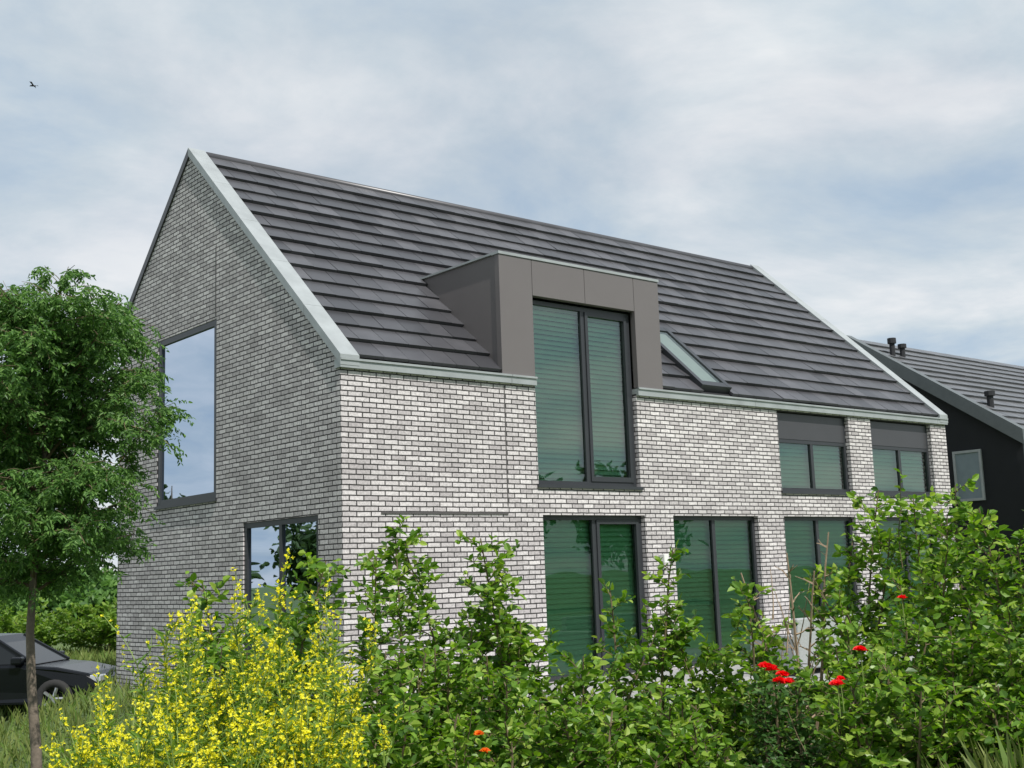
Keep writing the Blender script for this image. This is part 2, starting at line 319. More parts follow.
# dormer
dm=MB(); yb=(DZ-ROF)/SL
for x0,x1 in ((DX0+.02,DX0+.12),(DX1-.12,DX1-.02)):
    k=len(dm.v); dm.v+=[(x0,.07,E+.12),(x0,.07,DZ-.03),(x0,yb+.1,DZ-.03),(x1,.07,E+.12),(x1,.07,DZ-.03),(x1,yb+.1,DZ-.03)]
    dm.f+=[(k,k+1,k+2),(k+5,k+4,k+3),(k,k+3,k+4,k+1),(k+1,k+4,k+5,k+2),(k+2,k+5,k+3,k)]
dm.box((DX0+.12,.3,DZ-.10),(DX1-.12,yb+.1,DZ-.03))
D=dm.build('dormer',M_clad,H)
for a,b,z0,z1 in ((DX0,3.45,E+.138,DZ-.04),(5.69,DX1,E+.138,DZ-.04),(3.458,4.563,5.87,DZ-.04),(4.571,5.682,5.87,DZ-.04)):
    m=MB(); m.box((a,-.04,z0),(b,.068,z1)); m.build('cladding_panel',M_clad,D,bevel=.004)
m=MB(); m.box((DX0-.015,-.055,DZ-.038),(DX1+.015,.12,DZ+.005)); m.box((DX0-.015,.122,DZ-.028),(DX0+.12,yb+.02,DZ+.003)); m.box((DX1-.12,.122,DZ-.028),(DX1+.015,yb+.02,DZ+.003)); m.build('coping',M_zinc,D)
m=MB(); m.quad((DX0+.12,.12,DZ-.01),(DX1-.12,.12,DZ-.01),(DX1-.12,yb+.03,DZ-.01),(DX0+.12,yb+.03,DZ-.01)); m.build('flat_roof',M_panel,D,fix=False)
# windows
def window(fn0,a0,a1,z0,z1,leaf=1,blind=True,glass=None,dark=None,name='window',curtain=None,mull=True,f=.07,btop=None,off=0.):
    fn=lambda a,b,c: fn0(a,b,c+off)
    m=MB(); B=lambda a,b,c,d,e,g:m.box((a,b,c),(d,e,g),fn)
    top=z1 if dark is None else dark
    B(a0+.003,z0+.003,-.17,a0+f,z1-.003,-.09); B(a1-f,z0+.003,-.17,a1-.003,z1-.003,-.09)
    B(a0+f,z0+.003,-.168,a1-f,z0+f,-.092); B(a0+f,top-f,-.168,a1-f,top-.003,-.092)
    mid=(a0+a1)/2+(.0 if leaf==0 else .04*leaf)
    if mull: B(mid-.04,z0+f,-.166,mid+.04,top-f,-.094)
    if leaf:
        la,lb=(mid+.04,a1-f) if leaf>0 else (a0+f,mid-.04); g=.065
        B(la+.004,z0+f+.004,-.16,la+g,top-f-.004,-.075); B(lb-g,z0+f+.004,-.16,lb-.004,top-f-.004,-.075)
        B(la+g,z0+f+.004,-.158,lb-g,z0+f+g+.02,-.077); B(la+g,top-f-g,-.158,lb-g,top-f-.004,-.077)
    o=m.build(name,M_frame,H)
    gm=MB(); gm.quad(fn(a0+f,z0+f,-.125),fn(mid,z0+f,-.125),fn(mid,top-f,-.125),fn(a0+f,top-f,-.125)); gm.quad(fn(mid,z0+f,-.127 if mull else -.125),fn(a1-f,z0+f,-.127 if mull else -.125),fn(a1-f,top-f,-.127 if mull else -.125),fn(mid,top-f,-.127 if mull else -.125))
    gm.build('glass',glass or M_glass,o,fix=False)
    s=MB(); s.box((a0-.03,z0-.05,-.16),(a1+.03,z0-.002,.035-off),fn); s.build('sill',M_frame,o)
    if dark is not None:
        s=MB(); s.box((a0+f,top+.001,-.15),(a1-f,z1-.02,-.085),fn); s.build('dark_panel',M_panel,o)
    if blind:
        s=MB(); z=z0+.04 if btop is None else btop
        while z<top-.03:
            j=random.uniform(-.004,.004)
            s.quad(fn(a0+.04,z,-.204+j),fn(a1-.04,z,-.204+j),fn(a1-.04,z+.082,-.260),fn(a0+.04,z+.082,-.260)); z+=.078
        s.build('blind',M_slat,o,fix=False)
    if curtain:
        s=MB(); ca,cb2=curtain; k=30
        for i in range(k):
            p=ca+(cb2-ca)*i/k; q=ca+(cb2-ca)*(i+1)/k; c1=-.3+.03*math.sin(i*1.7); c2=-.3+.03*math.sin((i+1)*1.7)
            s.quad(fn(p,z0,c1),fn(q,z0,c2),fn(q,z1,c2),fn(p,z1,c1))
        s.build('curtain',M_cream,o,fix=False)
    return o
names=['glazed_door','window','window','window','window','window','window']
for (a,b,z0,z1),nm in zip(front_open,names):
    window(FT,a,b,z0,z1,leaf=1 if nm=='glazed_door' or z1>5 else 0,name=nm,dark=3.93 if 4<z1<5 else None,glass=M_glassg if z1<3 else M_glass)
window(GB,*gable_open[0],leaf=0,blind=False,glass=M_glassd,curtain=(1.9,2.7),off=.07,f=.08); window(GB,*gable_open[1],leaf=0,blind=False,glass=M_glassd,mull=False,f=.10,off=.08)
# skylight
def rp3(x,y,h): 
    n=np.array([0,-SL,1.])/math.hypot(SL,1); q=np.array([x,y,rz(y)])+n*h; return tuple(q)
fnr=lambda a,b,c: rp3(a,b,c)
m=MB(); f=.10
m.box((sx0,sy0,-.03),(sx0+f,sy1,.12),fnr); m.box((sx1-f,sy0,-.03),(sx1,sy1,.12),fnr); m.box((sx0+f,sy0,-.03),(sx1-f,sy0+f,.118),fnr); m.box((sx0+f,sy1-f,-.03),(sx1-f,sy1,.118),fnr)
S=m.build('skylight',M_frame,H)
m=MB(); m.quad(fnr(sx0+f,sy0+f,.10),fnr(sx1-f,sy0+f,.10),fnr(sx1-f,sy1-f,.10),fnr(sx0+f,sy1-f,.10)); m.build('glass',M_glassk,S,fix=False)
m=MB(); m.box((sx0+f+.02,sy0+f,.03),(sx1-f-.02,sy1-f,.05),fnr); m.build('blind',simple('sky_blind',(.38,.38,.37),.8),S)
lx,_,lz=at(661,560,(0,1,0),0)
m=MB(); m.box((lx-.05,-.03,lz-.09),(lx+.05,0,lz+.09)); m.box((lx-.055,-.13,lz-.05),(lx+.055,-.03,lz+.09)); lp=m.build('wall_lamp',M_white,H,bevel=.008)
# ---------------------------------------------------------------- dark neighbour
NX=18.6
pk=at(846,338,(1,0,0),NX); ev=at(1021,431,(1,0,0),NX)
nyp,nzp,nye,nze=float(pk[1]),float(pk[2]),float(ev[1]),float(ev[2]); ns=(nzp-nze)/(nyp-nye)
nf=lambda y: nze+ns*(y-nye) if y<=nyp else nzp-ns*(y-nyp)
NH=empty('dark_house',(NX+6,nyp,0),'black walled house with grey tiled roof behind the right end of the brick house','house')
m=MB(); NL=NX+13; nyb=2*nyp-nye
for x in (NX+.3,NL): m.quad((x,nye,-.2),(x,nyb,-.2),(x,nyb,nf(nyb)-.15),(x,nyp,nzp-.15),(x,nye,nze-.15))
m.quad((NX+.3,nye,-.2),(NL,nye,-.2),(NL,nye,nze-.15),(NX+.3,nye,nze-.15)); m.quad((NX+.3,nyb,-.2),(NL,nyb,-.2),(NL,nyb,nze-.15),(NX+.3,nyb,nze-.15))
m.build('wall',M_black,NH,fix=False)
NR=tiles(NX+.25,NL,nye,nyp,nf,14,.4,run=.003).build('roof',M_tile2,NH,fix=False)
m=MB(); m.quad((NX,nyp,nzp),(NL,nyp,nzp),(NL,nyb,nze),(NX,nyb,nze)); m.quad((NX,nyp,nzp-.04),(NL,nyp,nzp-.04),(NL,nye,nze-.04),(NX,nye,nze-.04)); m.build('roof_underlay',M_black,NR,fix=False)
m=MB()
def slopebox(m,x0,x1,ya,yb,t0,t1):
    k=len(m.v); p,q=ya,yb
    m.v+=[(x0,p,nf(p)+t0),(x1,p,nf(p)+t0),(x1,q,nf(q)+t0),(x0,q,nf(q)+t0),(x0,p,nf(p)+t1),(x1,p,nf(p)+t1),(x1,q,nf(q)+t1),(x0,q,nf(q)+t1)]
    m.f+=[tuple(k+i_ for i_ in q_) for q_ in ((0,3,2,1),(4,5,6,7),(0,1,5,4),(1,2,6,5),(2,3,7,6),(3,0,4,7))]
slopebox(m,NX-.02,NX+.25,nye-.05,nyp,-.28,.08); slopebox(m,NX-.02,NX+.25,nyp+.003,nyb,-.28,.08); m.box((NX,nye-.12,0),(NX+.25,nye-.01,nze-.2)); m.build('verge_trim',simple('dark_zinc',(.12,.135,.14),.5,.2),NH)
w0=at(953,452,(1,0,0),NX+.3); w1=at(986,500,(1,0,0),NX+.3)
ga,gb,g0,g1=sorted([float(w0[1]),float(w1[1])])+sorted([float(w0[2]),float(w1[2])])
NG=lambda a,b,c:(NX+.3-c,a,b)
m=MB(); t=.06
m.box((ga,g0,0),(ga+t,g1,.05),NG); m.box((gb-t,g0,0),(gb,g1,.05),NG); m.box((ga+t,g0,0),(gb-t,g0+t,.048),NG); m.box((ga+t,g1-t,0),(gb-t,g1,.048),NG)
W=m.build('window',simple('grey_frame',(.45,.46,.47),.5),NH); m=MB(); m.quad(NG(ga+t,g0+t,.02),NG(gb-t,g0+t,.02),NG(gb-t,g1-t,.02),NG(ga+t,g1-t,.02)); m.build('glass',simple('pale_pane',(.28,.33,.36),.12),W,fix=False)
for (u,v0,v1,r) in ((893,357,338,.07),(903,358,344,.07),(991,408,391,.08)):
    n=(0,-ns,1.); b_=at(u,v0,n,nze-ns*nye); 
    hh=(v0-v1)/FPX*float((b_-CAM)@FW)
    m=MB(); m.tube([(b_[0],b_[1],b_[2]-.1),(b_[0],b_[1],b_[2]+hh*.75)],r,10); m.tube([(b_[0],b_[1],b_[2]+hh*.72),(b_[0],b_[1],b_[2]+hh)],r*1.6,10); m.build('vent_pipe',M_black,NR)
# ---------------------------------------------------------------- plants
def unit(a): return a/(np.linalg.norm(a,axis=-1,keepdims=True)+1e-9)
def leaf_arrays(P,Dr,Ln,Wd,updir=.6,fold=.18,droop=.12):
    n=len(P); Dr=unit(Dr); Nn=rng.normal(0,.55,(n,3)); Nn[:,2]+=updir; Nn=Nn-Dr*np.sum(Nn*Dr,1,keepdims=True); Nn=unit(Nn); S=np.cross(Dr,Nn)
    Ln=np.broadcast_to(np.asarray(Ln,float).reshape(-1,1),(n,1)); Wd=np.broadcast_to(np.asarray(Wd,float).reshape(-1,1),(n,1))
    V=np.empty((n,6,3)); V[:,0]=P
    V[:,1]=P+Dr*Ln*.32+S*Wd*.46+Nn*Wd*fold; V[:,2]=P+Dr*Ln*.70+S*Wd*.36+Nn*(Wd*fold*.7-Ln*droop*.5); V[:,3]=P+Dr*Ln-Nn*Ln*droop
    V[:,4]=P+Dr*Ln*.70-S*Wd*.36+Nn*(Wd*fold*.7-Ln*droop*.5); V[:,5]=P+Dr*Ln*.32-S*Wd*.46+Nn*Wd*fold
    return V
def leaves_obj(name,Vs,mat,parent=None):
    V=np.concatenate(Vs).reshape(-1,3); n=len(V)//6; b=np.arange(n)*6
    Fa=np.stack([b,b+1,b+2,b+3],1); Fb=np.stack([b,b+3,b+4,b+5],1); F=np.concatenate([Fa,Fb])
    me=bpy.data.meshes.new(name); me.from_pydata(V.tolist(),[],F.tolist()); me.materials.append(mat)
    o=bpy.data.objects.new(name,me); COL.objects.link(o)
    if parent: setp(o,parent)
    return o
def poly(p0,d0,ln,n,wob=.12,grav=0.0):
    pts=[np.array(p0,float)]; d=np.array(d0,float); d/=np.linalg.norm(d)
    for i in range(n):
        d=d+rng.normal(0,wob,3)+np.array([0,0,grav]); d/=np.linalg.norm(d); pts.append(pts[-1]+d*ln/n)
    return pts
def along(pts,n,t0=0.,t1=1.):
    P=np.array(pts); t=(t0+(t1-t0)*(np.arange(n)+rng.random(n))/n)*(len(P)-1); i=np.minimum(t.astype(int),len(P)-2); f=(t-i)[:,None]
    return P[i]*(1-f)+P[i+1]*f, unit(P[i+1]-P[i])
def leafrow(out,pts,spacing,L,W,t0=.1,up=.6,spread=1.0,sag=0.):
    ln=sum(np.linalg.norm(pts[i+1]-pts[i]) for i in range(len(pts)-1)); n=max(2,int(ln/spacing)); P,T=along(pts,n,t0,1)
    side=unit(np.cross(T,rng.normal(0,.3,(n,3))+np.array([0,0,1.])))*np.where(np.arange(n)%2==0,1,-1)[:,None]
    Dd=T*.6+side*spread+rng.normal(0,.3,(n,3)); Dd[:,2]-=sag; s=rng.uniform(.6,1.2,n)
    out.append(leaf_arrays(P,Dd,L*s,W*s,up))
def shrub(name,u,d,vtop,wpx,label,cat='shrub',group=None,nst=3,L=.075,W=.05,mat=None,dens=1.,whips=3,leafy=True,stemmat=None,thick=1.):
    x,y=gp(u,d); g=gz(x,y)-.03; Ht=zat(u,vtop,d)-g; rad=wpx/FPX*d/2
    root=empty(name,(x,y,g),label,cat,group); sm=MB(); lv=[]; tips=[]
    for s in range(nst):
        az=rng.uniform(0,6.28); lean=rng.uniform(.02,.22)*min(1.4,rad/ (.25*Ht)+.2)
        hs=Ht*rng.uniform(.68,.98) if s else Ht
        st=poly((x+math.cos(az)*rad*.25,y+math.sin(az)*rad*.25,g),(math.cos(az)*lean,math.sin(az)*lean,1),hs,8,.05,.03)
        sm.tube(st,[.014*(1-.8*i/8)+.002*thick for i in range(9)],5)
        nl=int(hs/.066*dens); 
        for k in range(nl):
            t=.06+.92*(k+rng.random())/nl; i=min(int(t*8),7); p=st[i]*(1-(t*8-i))+st[i+1]*(t*8-i)
            a=k*2.4+rng.uniform(-.5,.5); ll=rad*(1.08-.74*t)*rng.uniform(.4,1.3)*(.7 if t<.15 else 1); elv=rng.uniform(.15,.9)
            lt=poly(p,(math.cos(a),math.sin(a),elv),max(ll,.08),4,.13,.06); sm.tube(lt,[q_*thick for q_ in (.006,.005,.004,.003,.002)],3,False)
            if leafy: leafrow(lv,lt,.027/dens**.3,L,W,.12)
            tips.append(lt[-1])
            for q in range((3 if rng.random()<.6 else 2) if ll>.12 else 1):
                j=rng.integers(1,4); a2=a+rng.uniform(-1.2,1.2)
                tw=poly(lt[j],(math.cos(a2),math.sin(a2),rng.uniform(-.1,1)),ll*rng.uniform(.3,.6)+.05,3,.15,.03); sm.tube(tw,[q_*thick for q_ in (.003,.0025,.002,.0015)],3,False)
                if leafy: leafrow(lv,tw,.026,L,W,.05)
        if leafy: leafrow(lv,st[6:],.03,L*.9,W*.9,0)
    for q in range(whips):
        az=rng.uniform(0,6.28); p=st[rng.integers(4,7)]; wv=poly(p+rng.normal(0,rad*.3,3)*np.array([1,1,0]),(math.cos(az)*.3,math.sin(az)*.3,1),Ht*rng.uniform(.18,.34),5,.07,.02); sm.tube(wv,[.005*thick,.004*thick,.004,.003,.003,.002],3,False)
        if leafy: leafrow(lv,wv,.028,L*.85,W*.85,.1)
    sm.build('stem',stemmat or M_stem,root,fix=False)
    if leafy: leaves_obj('foliage',lv,mat or M_leafH,root)
    return root,tips,(x,y,g,Ht,rad)
def blossom(c,r,mat,parent,name='flower'):
    c=np.array(c,float); Vs=[]
    for ring,(k,rr,elv) in enumerate(((7,1.,.25),(6,.8,.8),(4,.5,1.6))):
        a=np.arange(k)*6.283/k+ring*.5; Dd=np.stack([np.cos(a),np.sin(a),np.full(k,elv)],1)
        Vs.append(leaf_arrays(np.repeat(c[None],k,0)+rng.normal(0,r*.06,(k,3)),Dd,r*rr,r*.95,.9,.25,.2))
    return leaves_obj(name,Vs,mat,parent)
# ---- tree at the left
def limbtree(u,d,vtop,vcrown,wpx,label):
    x,y=gp(u,d); g=gz(x,y)-.03; ztop=zat(u,vtop,d); zc=zat(u,vcrown,d); rad=wpx/FPX*d/2
    root=empty('young_tree',(x,y,g),label,'tree'); tm=MB(); lm=MB(); lv=[]
    Ht=ztop-g; tr=[np.array([x,y,g])]
    for i in range(1,11):
        tr.append(np.array([x+.04*math.sin(i*.9),y+.04*math.cos(i*1.3),g+Ht*.84*i/10]))
    tm.tube(tr,[.062-.052*i/10 for i in range(11)],9); tm.build('trunk',M_bark,root,smooth=True,fix=False)
    zm=(zc+ztop)/2; hh=(ztop-zc)/2
    def inside(p,k=1.):
        tz=(p[2]-zm)/hh
        if abs(tz)>.97: return False
        r=rad*k*math.sqrt(max(0,1-abs(tz+.08)**2.6))*(1+.12*math.sin(3*math.atan2(p[1]-y,p[0]-x)+p[2]*3.1)+.07*math.sin(5*math.atan2(p[1]-y,p[0]-x)-p[2]*7))
        return math.hypot(p[0]-x,p[1]-y)<r
    for k in range(50):
        t=(k+rng.random())/50; z=zc+.15+(ztop-.75-zc)*t
        tt=(z-g)/(Ht*.84)*10; i=min(int(tt),9); p=tr[i]+(tr[min(i+1,10)]-tr[i])*min(1,tt-i)
        a=k*2.4+rng.uniform(-.6,.6); elv=rng.uniform(.25,1.2)+.5*t
        b=poly(p,(math.cos(a),math.sin(a),elv),rad*1.15,9,.10,-.06)
        n=2
        while n<10 and inside(b[n],.86): n+=1
        b=b[:n]
        if len(b)<2: continue
        lm.tube(b,[.017*(1-.10*j) for j in range(len(b))],4,False)
        for s in range(5+int(2.7*len(b))):
            pt,T=along(b,1,.12,1.); pt=pt[0]; a2=a+rng.uniform(-2.2,2.2)
            sb=poly(pt,(math.cos(a2),math.sin(a2),rng.uniform(-.7,1.4)),rng.uniform(.16,.42),4,.2,-.12)
            if not inside(sb[-1],1.0): sb=sb[:3]
            lm.tube(sb,[.005,.004,.003,.003,.002][:len(sb)],3,False)
            for fz in range(7):
                fp,_=along(sb,1,.1,1)
                a3=a2+rng.uniform(-1.8,1.8); fr=poly(fp[0],(math.cos(a3),math.sin(a3),rng.uniform(-.9,.5)),rng.uniform(.13,.21),4,.06,-.20)
                leafrow(lv,fr,.0155,.056,.022,.1,.55,1.1,.35)
    lm.build('branch',M_stem,root,fix=False); o=leaves_obj('crown',lv,M_leafT,root)
    return root
limbtree(36,11,248,612,292,'young leafy tree with feathery green crown and slim trunk left of the brick gable')
# ---- far trees
def fartree(name,x,y,Ht,rad,label,n=2600,L=.3,group=None,kindmat=None,g=None,flat=.3):
    g=gz(x,y)-.03 if g is None else g; root=empty(name,(x,y,g),label,'tree',group); tm=MB(); tm.tube([(x,y,g),(x+.1,y,g+Ht*.45),(x,y+.1,g+Ht*.85)],[.05*rad+.05,.03*rad+.04,.02],7); 
    for k in range(6):
        a=k*1.05+rng.random(); tm.tube([(x,y,g+Ht*(.25+.07*k)),(x+math.cos(a)*rad*.7,y+math.sin(a)*rad*.7,g+Ht*(.4+.08*k))],[.07,.02],5)
    tm.build('trunk',M_bark,root,fix=False)
    K=26; C=unit(rng.normal(0,1,(K,3)))*rng.uniform(.35,.85,(K,1)); idx=rng.integers(0,K,n); P=C[idx]+unit(rng.normal(0,1,(n,3)))*rng.uniform(.1,.36,(n,1))
    lo=flat*Ht; P=P*np.array([rad,rad,(Ht-lo)/2/1.05])+np.array([x,y,g+lo+(Ht-lo)/2]); P[:,2]=np.maximum(P[:,2],g+.05)
    leaves_obj('crown',[leaf_arrays(P,rng.normal(0,1,(n,3)),L*rng.uniform(.6,1.2,n),L*.6,.6)],kindmat or M_leafF,root); return root
for (u,d,v,r,lab) in ((-60,46,540,3.2,'round dark tree far beyond the road at the left edge of the view'),(8,52,556,3.2,'broad mid green tree far off left of the slim trunk'),(62,60,560,3.2,'small far tree seen between the slim trunk and the brick gable'),(108,50,572,2.6,'low rounded far tree nearest the brick gable corner')):
    x,y=gp(u,d); fartree('distant_tree',x,y,zat(u,v,d)-gz(x,y),r,lab,L=.36,n=4200,flat=.03,group=None,kindmat=M_leafT)
# trees mirrored in the gable window, standing across the road
for (x,y,h,r,lab) in ((-13,34,8.2,3.4,'tall dark tree across the road, mirrored in the upper gable window'),(-19,30,7.4,3.4,'leafy tree across the road beside the mirrored tall dark tree')):
    fartree('roadside_tree',x,y,h,r,lab,L=.4,n=3500,flat=.05)
for i,(x,y,h,r) in enumerate(((-16,-30,7,3),(-7,-33,8.5,3.4),(1,-31,7.5,3.1),(9,-32,9,3.4),(18,-30,7.5,3.),(27,-31,8.5,3.4),(36,-30,8,3.2))):
    if i==0: proto=fartree('garden_tree',x,y,h,r,'leafy garden tree in the row opposite the brick house',n=3500,L=.4,flat=.1,group='trees opposite the house')
    else:
        c=proto.copy(); COL.objects.link(c); c.location=(x,y,-.03); c.rotation_euler=(0,0,i*1.3); s=h/7; c.scale=(s,s,s)
        for ch in list(proto.children):
            k=ch.copy(); COL.objects.link(k); k.parent=c; k.matrix_parent_inverse=ch.matrix_parent_inverse.copy()
# ---- hedge shrubs
HL=[(185,8.6,546,150,4,'green shrub behind the yellow flowers, in front of the gable ground window'),
(268,9.2,574,110,3,'leafy green shrub right of the one before the gable window, rising from yellow flowers'),
(352,8.8,556,110,3,'leafy green shrub just right of the near brick corner edge'),
(425,9.0,524,118,4,'tall green shrub left of the glazed door with a pointed top'),
(504,9.1,528,108,3,'green shrub close to the left side of the glazed door'),
(578,8.8,608,100,3,'green shrub in front of the left half of the glazed door'),
(630,9.2,548,75,3,'slim green shrub in front of the right half of the glazed door'),
(712,9.0,582,115,4,'green shrub in front of the second ground floor window, left of the red flowers'),
(830,9.4,484,92,3,'tallest narrow shrub in front of the third ground floor window'),
(880,8.8,514,102,3,'bushy green shrub left of the fourth ground floor window'),
(940,9.2,484,105,4,'tall shrub in front of the right end of the brick house'),
(996,8.6,502,118,4,'broad green shrub below the black walled house'),
(1045,9.0,510,105,4,'green shrub cut off by the right edge of the view')]
for (u,d,v,wd,ns_,lab) in HL: shrub('hedge_shrub',u,d,v,wd*1.1,lab,nst=ns_,dens=1.1)
LOW=[(350,7.6,685,140,'low dense shrub at the bottom, right beside the yellow flowers'),(390,8.2,640,115,'knee high shrub between the yellow flowers and the pointed tall shrub'),(430,7.4,685,140,'low green shrub at the bottom left of the orange flower'),(465,8.3,642,120,'mid height shrub between the two tall shrubs left of the glazed door'),(510,7.8,686,140,'low green shrub at the bottom right of the orange flower'),
(546,8.4,662,110,'mid height shrub at the left edge of the glazed door'),(590,7.5,694,140,'low shrub below the glazed door'),(668,8.4,680,100,'mid height shrub below the wall lamp'),(690,7.8,712,110,'low shrub at the bottom between glazed door and red flowers'),(758,8.8,660,90,'mid height shrub behind the red flowers'),(856,8.2,618,120,'mid height shrub below the third window, behind the single red flowers'),(910,8.2,622,130,'mid height shrub below the fourth ground floor window'),(875,7.6,664,155,'wide low shrub at the bottom below the third and fourth windows'),(965,8.0,608,140,'mid height shrub in front of the broad shrub at the right'),(950,7.4,678,155,'wide low shrub at the bottom right'),(1030,7.8,610,135,'mid height shrub at the right edge'),(1015,7.3,692,130,'low shrub in the bottom right corner')]
for (u,d,v,wd,lab) in LOW: shrub('low_shrub',u,d,v,wd,lab,nst=5,dens=1.1,whips=3,L=.068,W=.047)
for (u,d,v,wd,lab) in ((92,30,616,110,'rough green bush behind the black car, nearest the brick gable'),(20,31,618,140,'rough green bush behind the black car at the left edge')):
    shrub('rough_bush',u,d,v,wd,lab,nst=6,dens=.55,whips=3,L=.15,W=.09,mat=M_leafB,thick=2)
# ---- roses
rs,tp,inf=shrub('rose_bush',765,7.8,672,110,'rose bush with bright red blooms below the third ground floor window','rose bush',nst=6,L=.055,W=.036,mat=M_leafR,dens=1.1)
for (u,v,dd) in ((756,667,7.2),(766,672,7.15),(750,664,7.2),(770,679,7.1),(762,678,7.1)):
    x,y=gp(u,dd); z=zat(u,v,dd)
    bl=blossom((x,y,z),.045,M_red,rs)
for (u,v,dd,r) in ((818,681,7.1,.048),(888,598,8.0,.034),(843,648,7.3,.045),(822,676,7.15,.035)):
    x,y=gp(u,dd); z=zat(u,v,dd); fl=blossom((x,y,z),r,M_red,rs)
    m=MB(); m.tube(poly((x+.01,y,z-.18),(-0.03,.0,1),.18,3,.01,.0),.0035,4); m.build('flower_stalk',M_gstem,rs,fix=False)
ps,tp,inf=shrub('poppy_plant',468,6.9,735,60,'small plant with an orange flower at the bottom of the view','flowering plant',nst=4,L=.05,W=.02,mat=M_leafB)
for (u,v) in ((468,728),(474,744)):
    x,y=gp(u,6.7); blossom((x,y,zat(u,v,6.7)),.032,M_org,ps)
shrub('bare_shrub',778,8.9,532,55,'leafless brown twiggy shrub before the third ground floor window','shrub',nst=4,leafy=False,stemmat=M_bare,whips=10,dens=.6,thick=1.4)
# ---- yellow wild flowers
def yellow(u,d,vtop,wpx,label,n=11,fl=(4,13)):
    x,y=gp(u,d); g=gz(x,y)-.03; Ht=zat(u,vtop,d)-g; rad=wpx/FPX*d/2
    root=empty('yellow_wildflower',(x,y,g),label,'wildflower'); sm=MB(); lv=[]; FP=[]
    for s in range(n):
        az=rng.uniform(0,6.28); rr=rad*math.sqrt(rng.random()); hs=Ht*(1-.26*(rr/rad)**2)*rng.uniform(.70,1.04)
        tgt=np.array([math.cos(az)*rr,math.sin(az)*rr,hs]); st=poly((x,y,g),tgt,np.linalg.norm(tgt),9,.06,.02)
        sm.tube(st,[.007*(1-.07*i) for i in range(10)],4,False)
        leafrow(lv,st[1:],.018,.090,.018,0,.6,1.2)
        for k in range(13):
            t=.36+.62*(k+rng.random())/13; i=min(int(t*9),8); p=st[i]+(st[i+1]-st[i])*(t*9-i); a=rng.uniform(0,6.28)
            ll=rng.uniform(.12,.36); br=poly(p,(math.cos(a)*.5,math.sin(a)*.5,1.4),ll,4,.1,.05); sm.tube(br,[.003,.0025,.002,.002,.0015],3,False)
            leafrow(lv,br[:4],.022,.055,.012,0)
            nf_=int(rng.integers(*fl)); P,_=along(br,nf_,.5,1.); P=P+rng.normal(0,.011,(nf_,3)); FP.append(P)
    P=np.concatenate(FP); nn=len(P); Vs=[]
    ax=unit(rng.normal(0,.6,(nn,3))+np.array([-.3,-.4,.8])); a1=unit(np.cross(ax,rng.normal(0,1,(nn,3)))); a2=np.cross(ax,a1)
    for dd in (a1,-a1,a2,-a2): Vs.append(leaf_arrays(P,dd+ax*.35,.0118,.0108,.5,.1,.1))
    sm.build('stem',M_gstem,root,fix=False); leaves_obj('foliage',lv,M_leafB,root); leaves_obj('flowers',Vs,M_yel,root)
for a in ((84,6.2,705,90,'yellow wildflower at the bottom left beside the slim trunk'),(132,6.4,646,100,'yellow wildflower second from the left, right of the dark car'),(178,6.0,604,120,'tall yellow wildflower below the upper gable window'),
 (232,6.4,586,120,'yellow wildflower in front of the gable ground window'),(290,6.1,570,115,'yellow wildflower left of the near brick corner with the highest blooms'),(335,6.5,592,90,'yellow wildflower right at the near brick corner'),
 (205,5.4,672,150,'front yellow wildflower, low and wide, left of centre of the yellow patch'),(290,5.4,666,125,'front yellow wildflower at the right side of the yellow patch'),(125,5.4,715,120,'front yellow wildflower at the bottom left of the yellow patch')):
    yellow(*a,n=13 if a[1]<6 else 11,fl=(6,16) if a[0] in (290,205) else (4,13))
# ---- grass
def blades(name,n,ur,dr,hr,mat,kind=None,label=None,cat=None,center=None,rad=.2,wd=.012):
    if center is None:
        d=rng.uniform(dr[0],dr[1],n); u=rng.uniform(ur[0],ur[1],n); P=CAM[None]+HF[None]*d[:,None]+HR[None]*((u-512)/FPX*d)[:,None]
        P[:,2]=[gz(a,b)-.03 for a,b in P[:,:2]]
        Dd=rng.normal(0,.28,(n,3)); Dd[:,2]=1
    else:
        P=np.array(center)[None]+rng.normal(0,rad*.25,(n,3))*np.array([1,1,0]); Dd=rng.normal(0,.5,(n,3)); Dd[:,2]=1
    o=leaves_obj(name,[leaf_arrays(P,Dd,rng.uniform(hr[0],hr[1],n),wd,.0,.1,.35)],mat)
    return tag(o,label,cat,None,kind)
blades('grass',26000,(-120,1150),(5.6,13.5),(.12,.42),M_grass,'stuff','tall loose grass growing between the shrubs and flowers','grass')
blades('meadow_grass',13000,(-200,150),(13.5,32),(.12,.32),M_straw,'stuff','pale meadow grass on the lower ground left of the brick house','grass',wd=.02)
x,y=gp(1000,6.6)
blades('grass_tuft',900,None,None,(.5,1.0),M_straw,None,'yellowish ornamental grass tuft in the bottom right corner','grass',(x,y,-.3),.5)
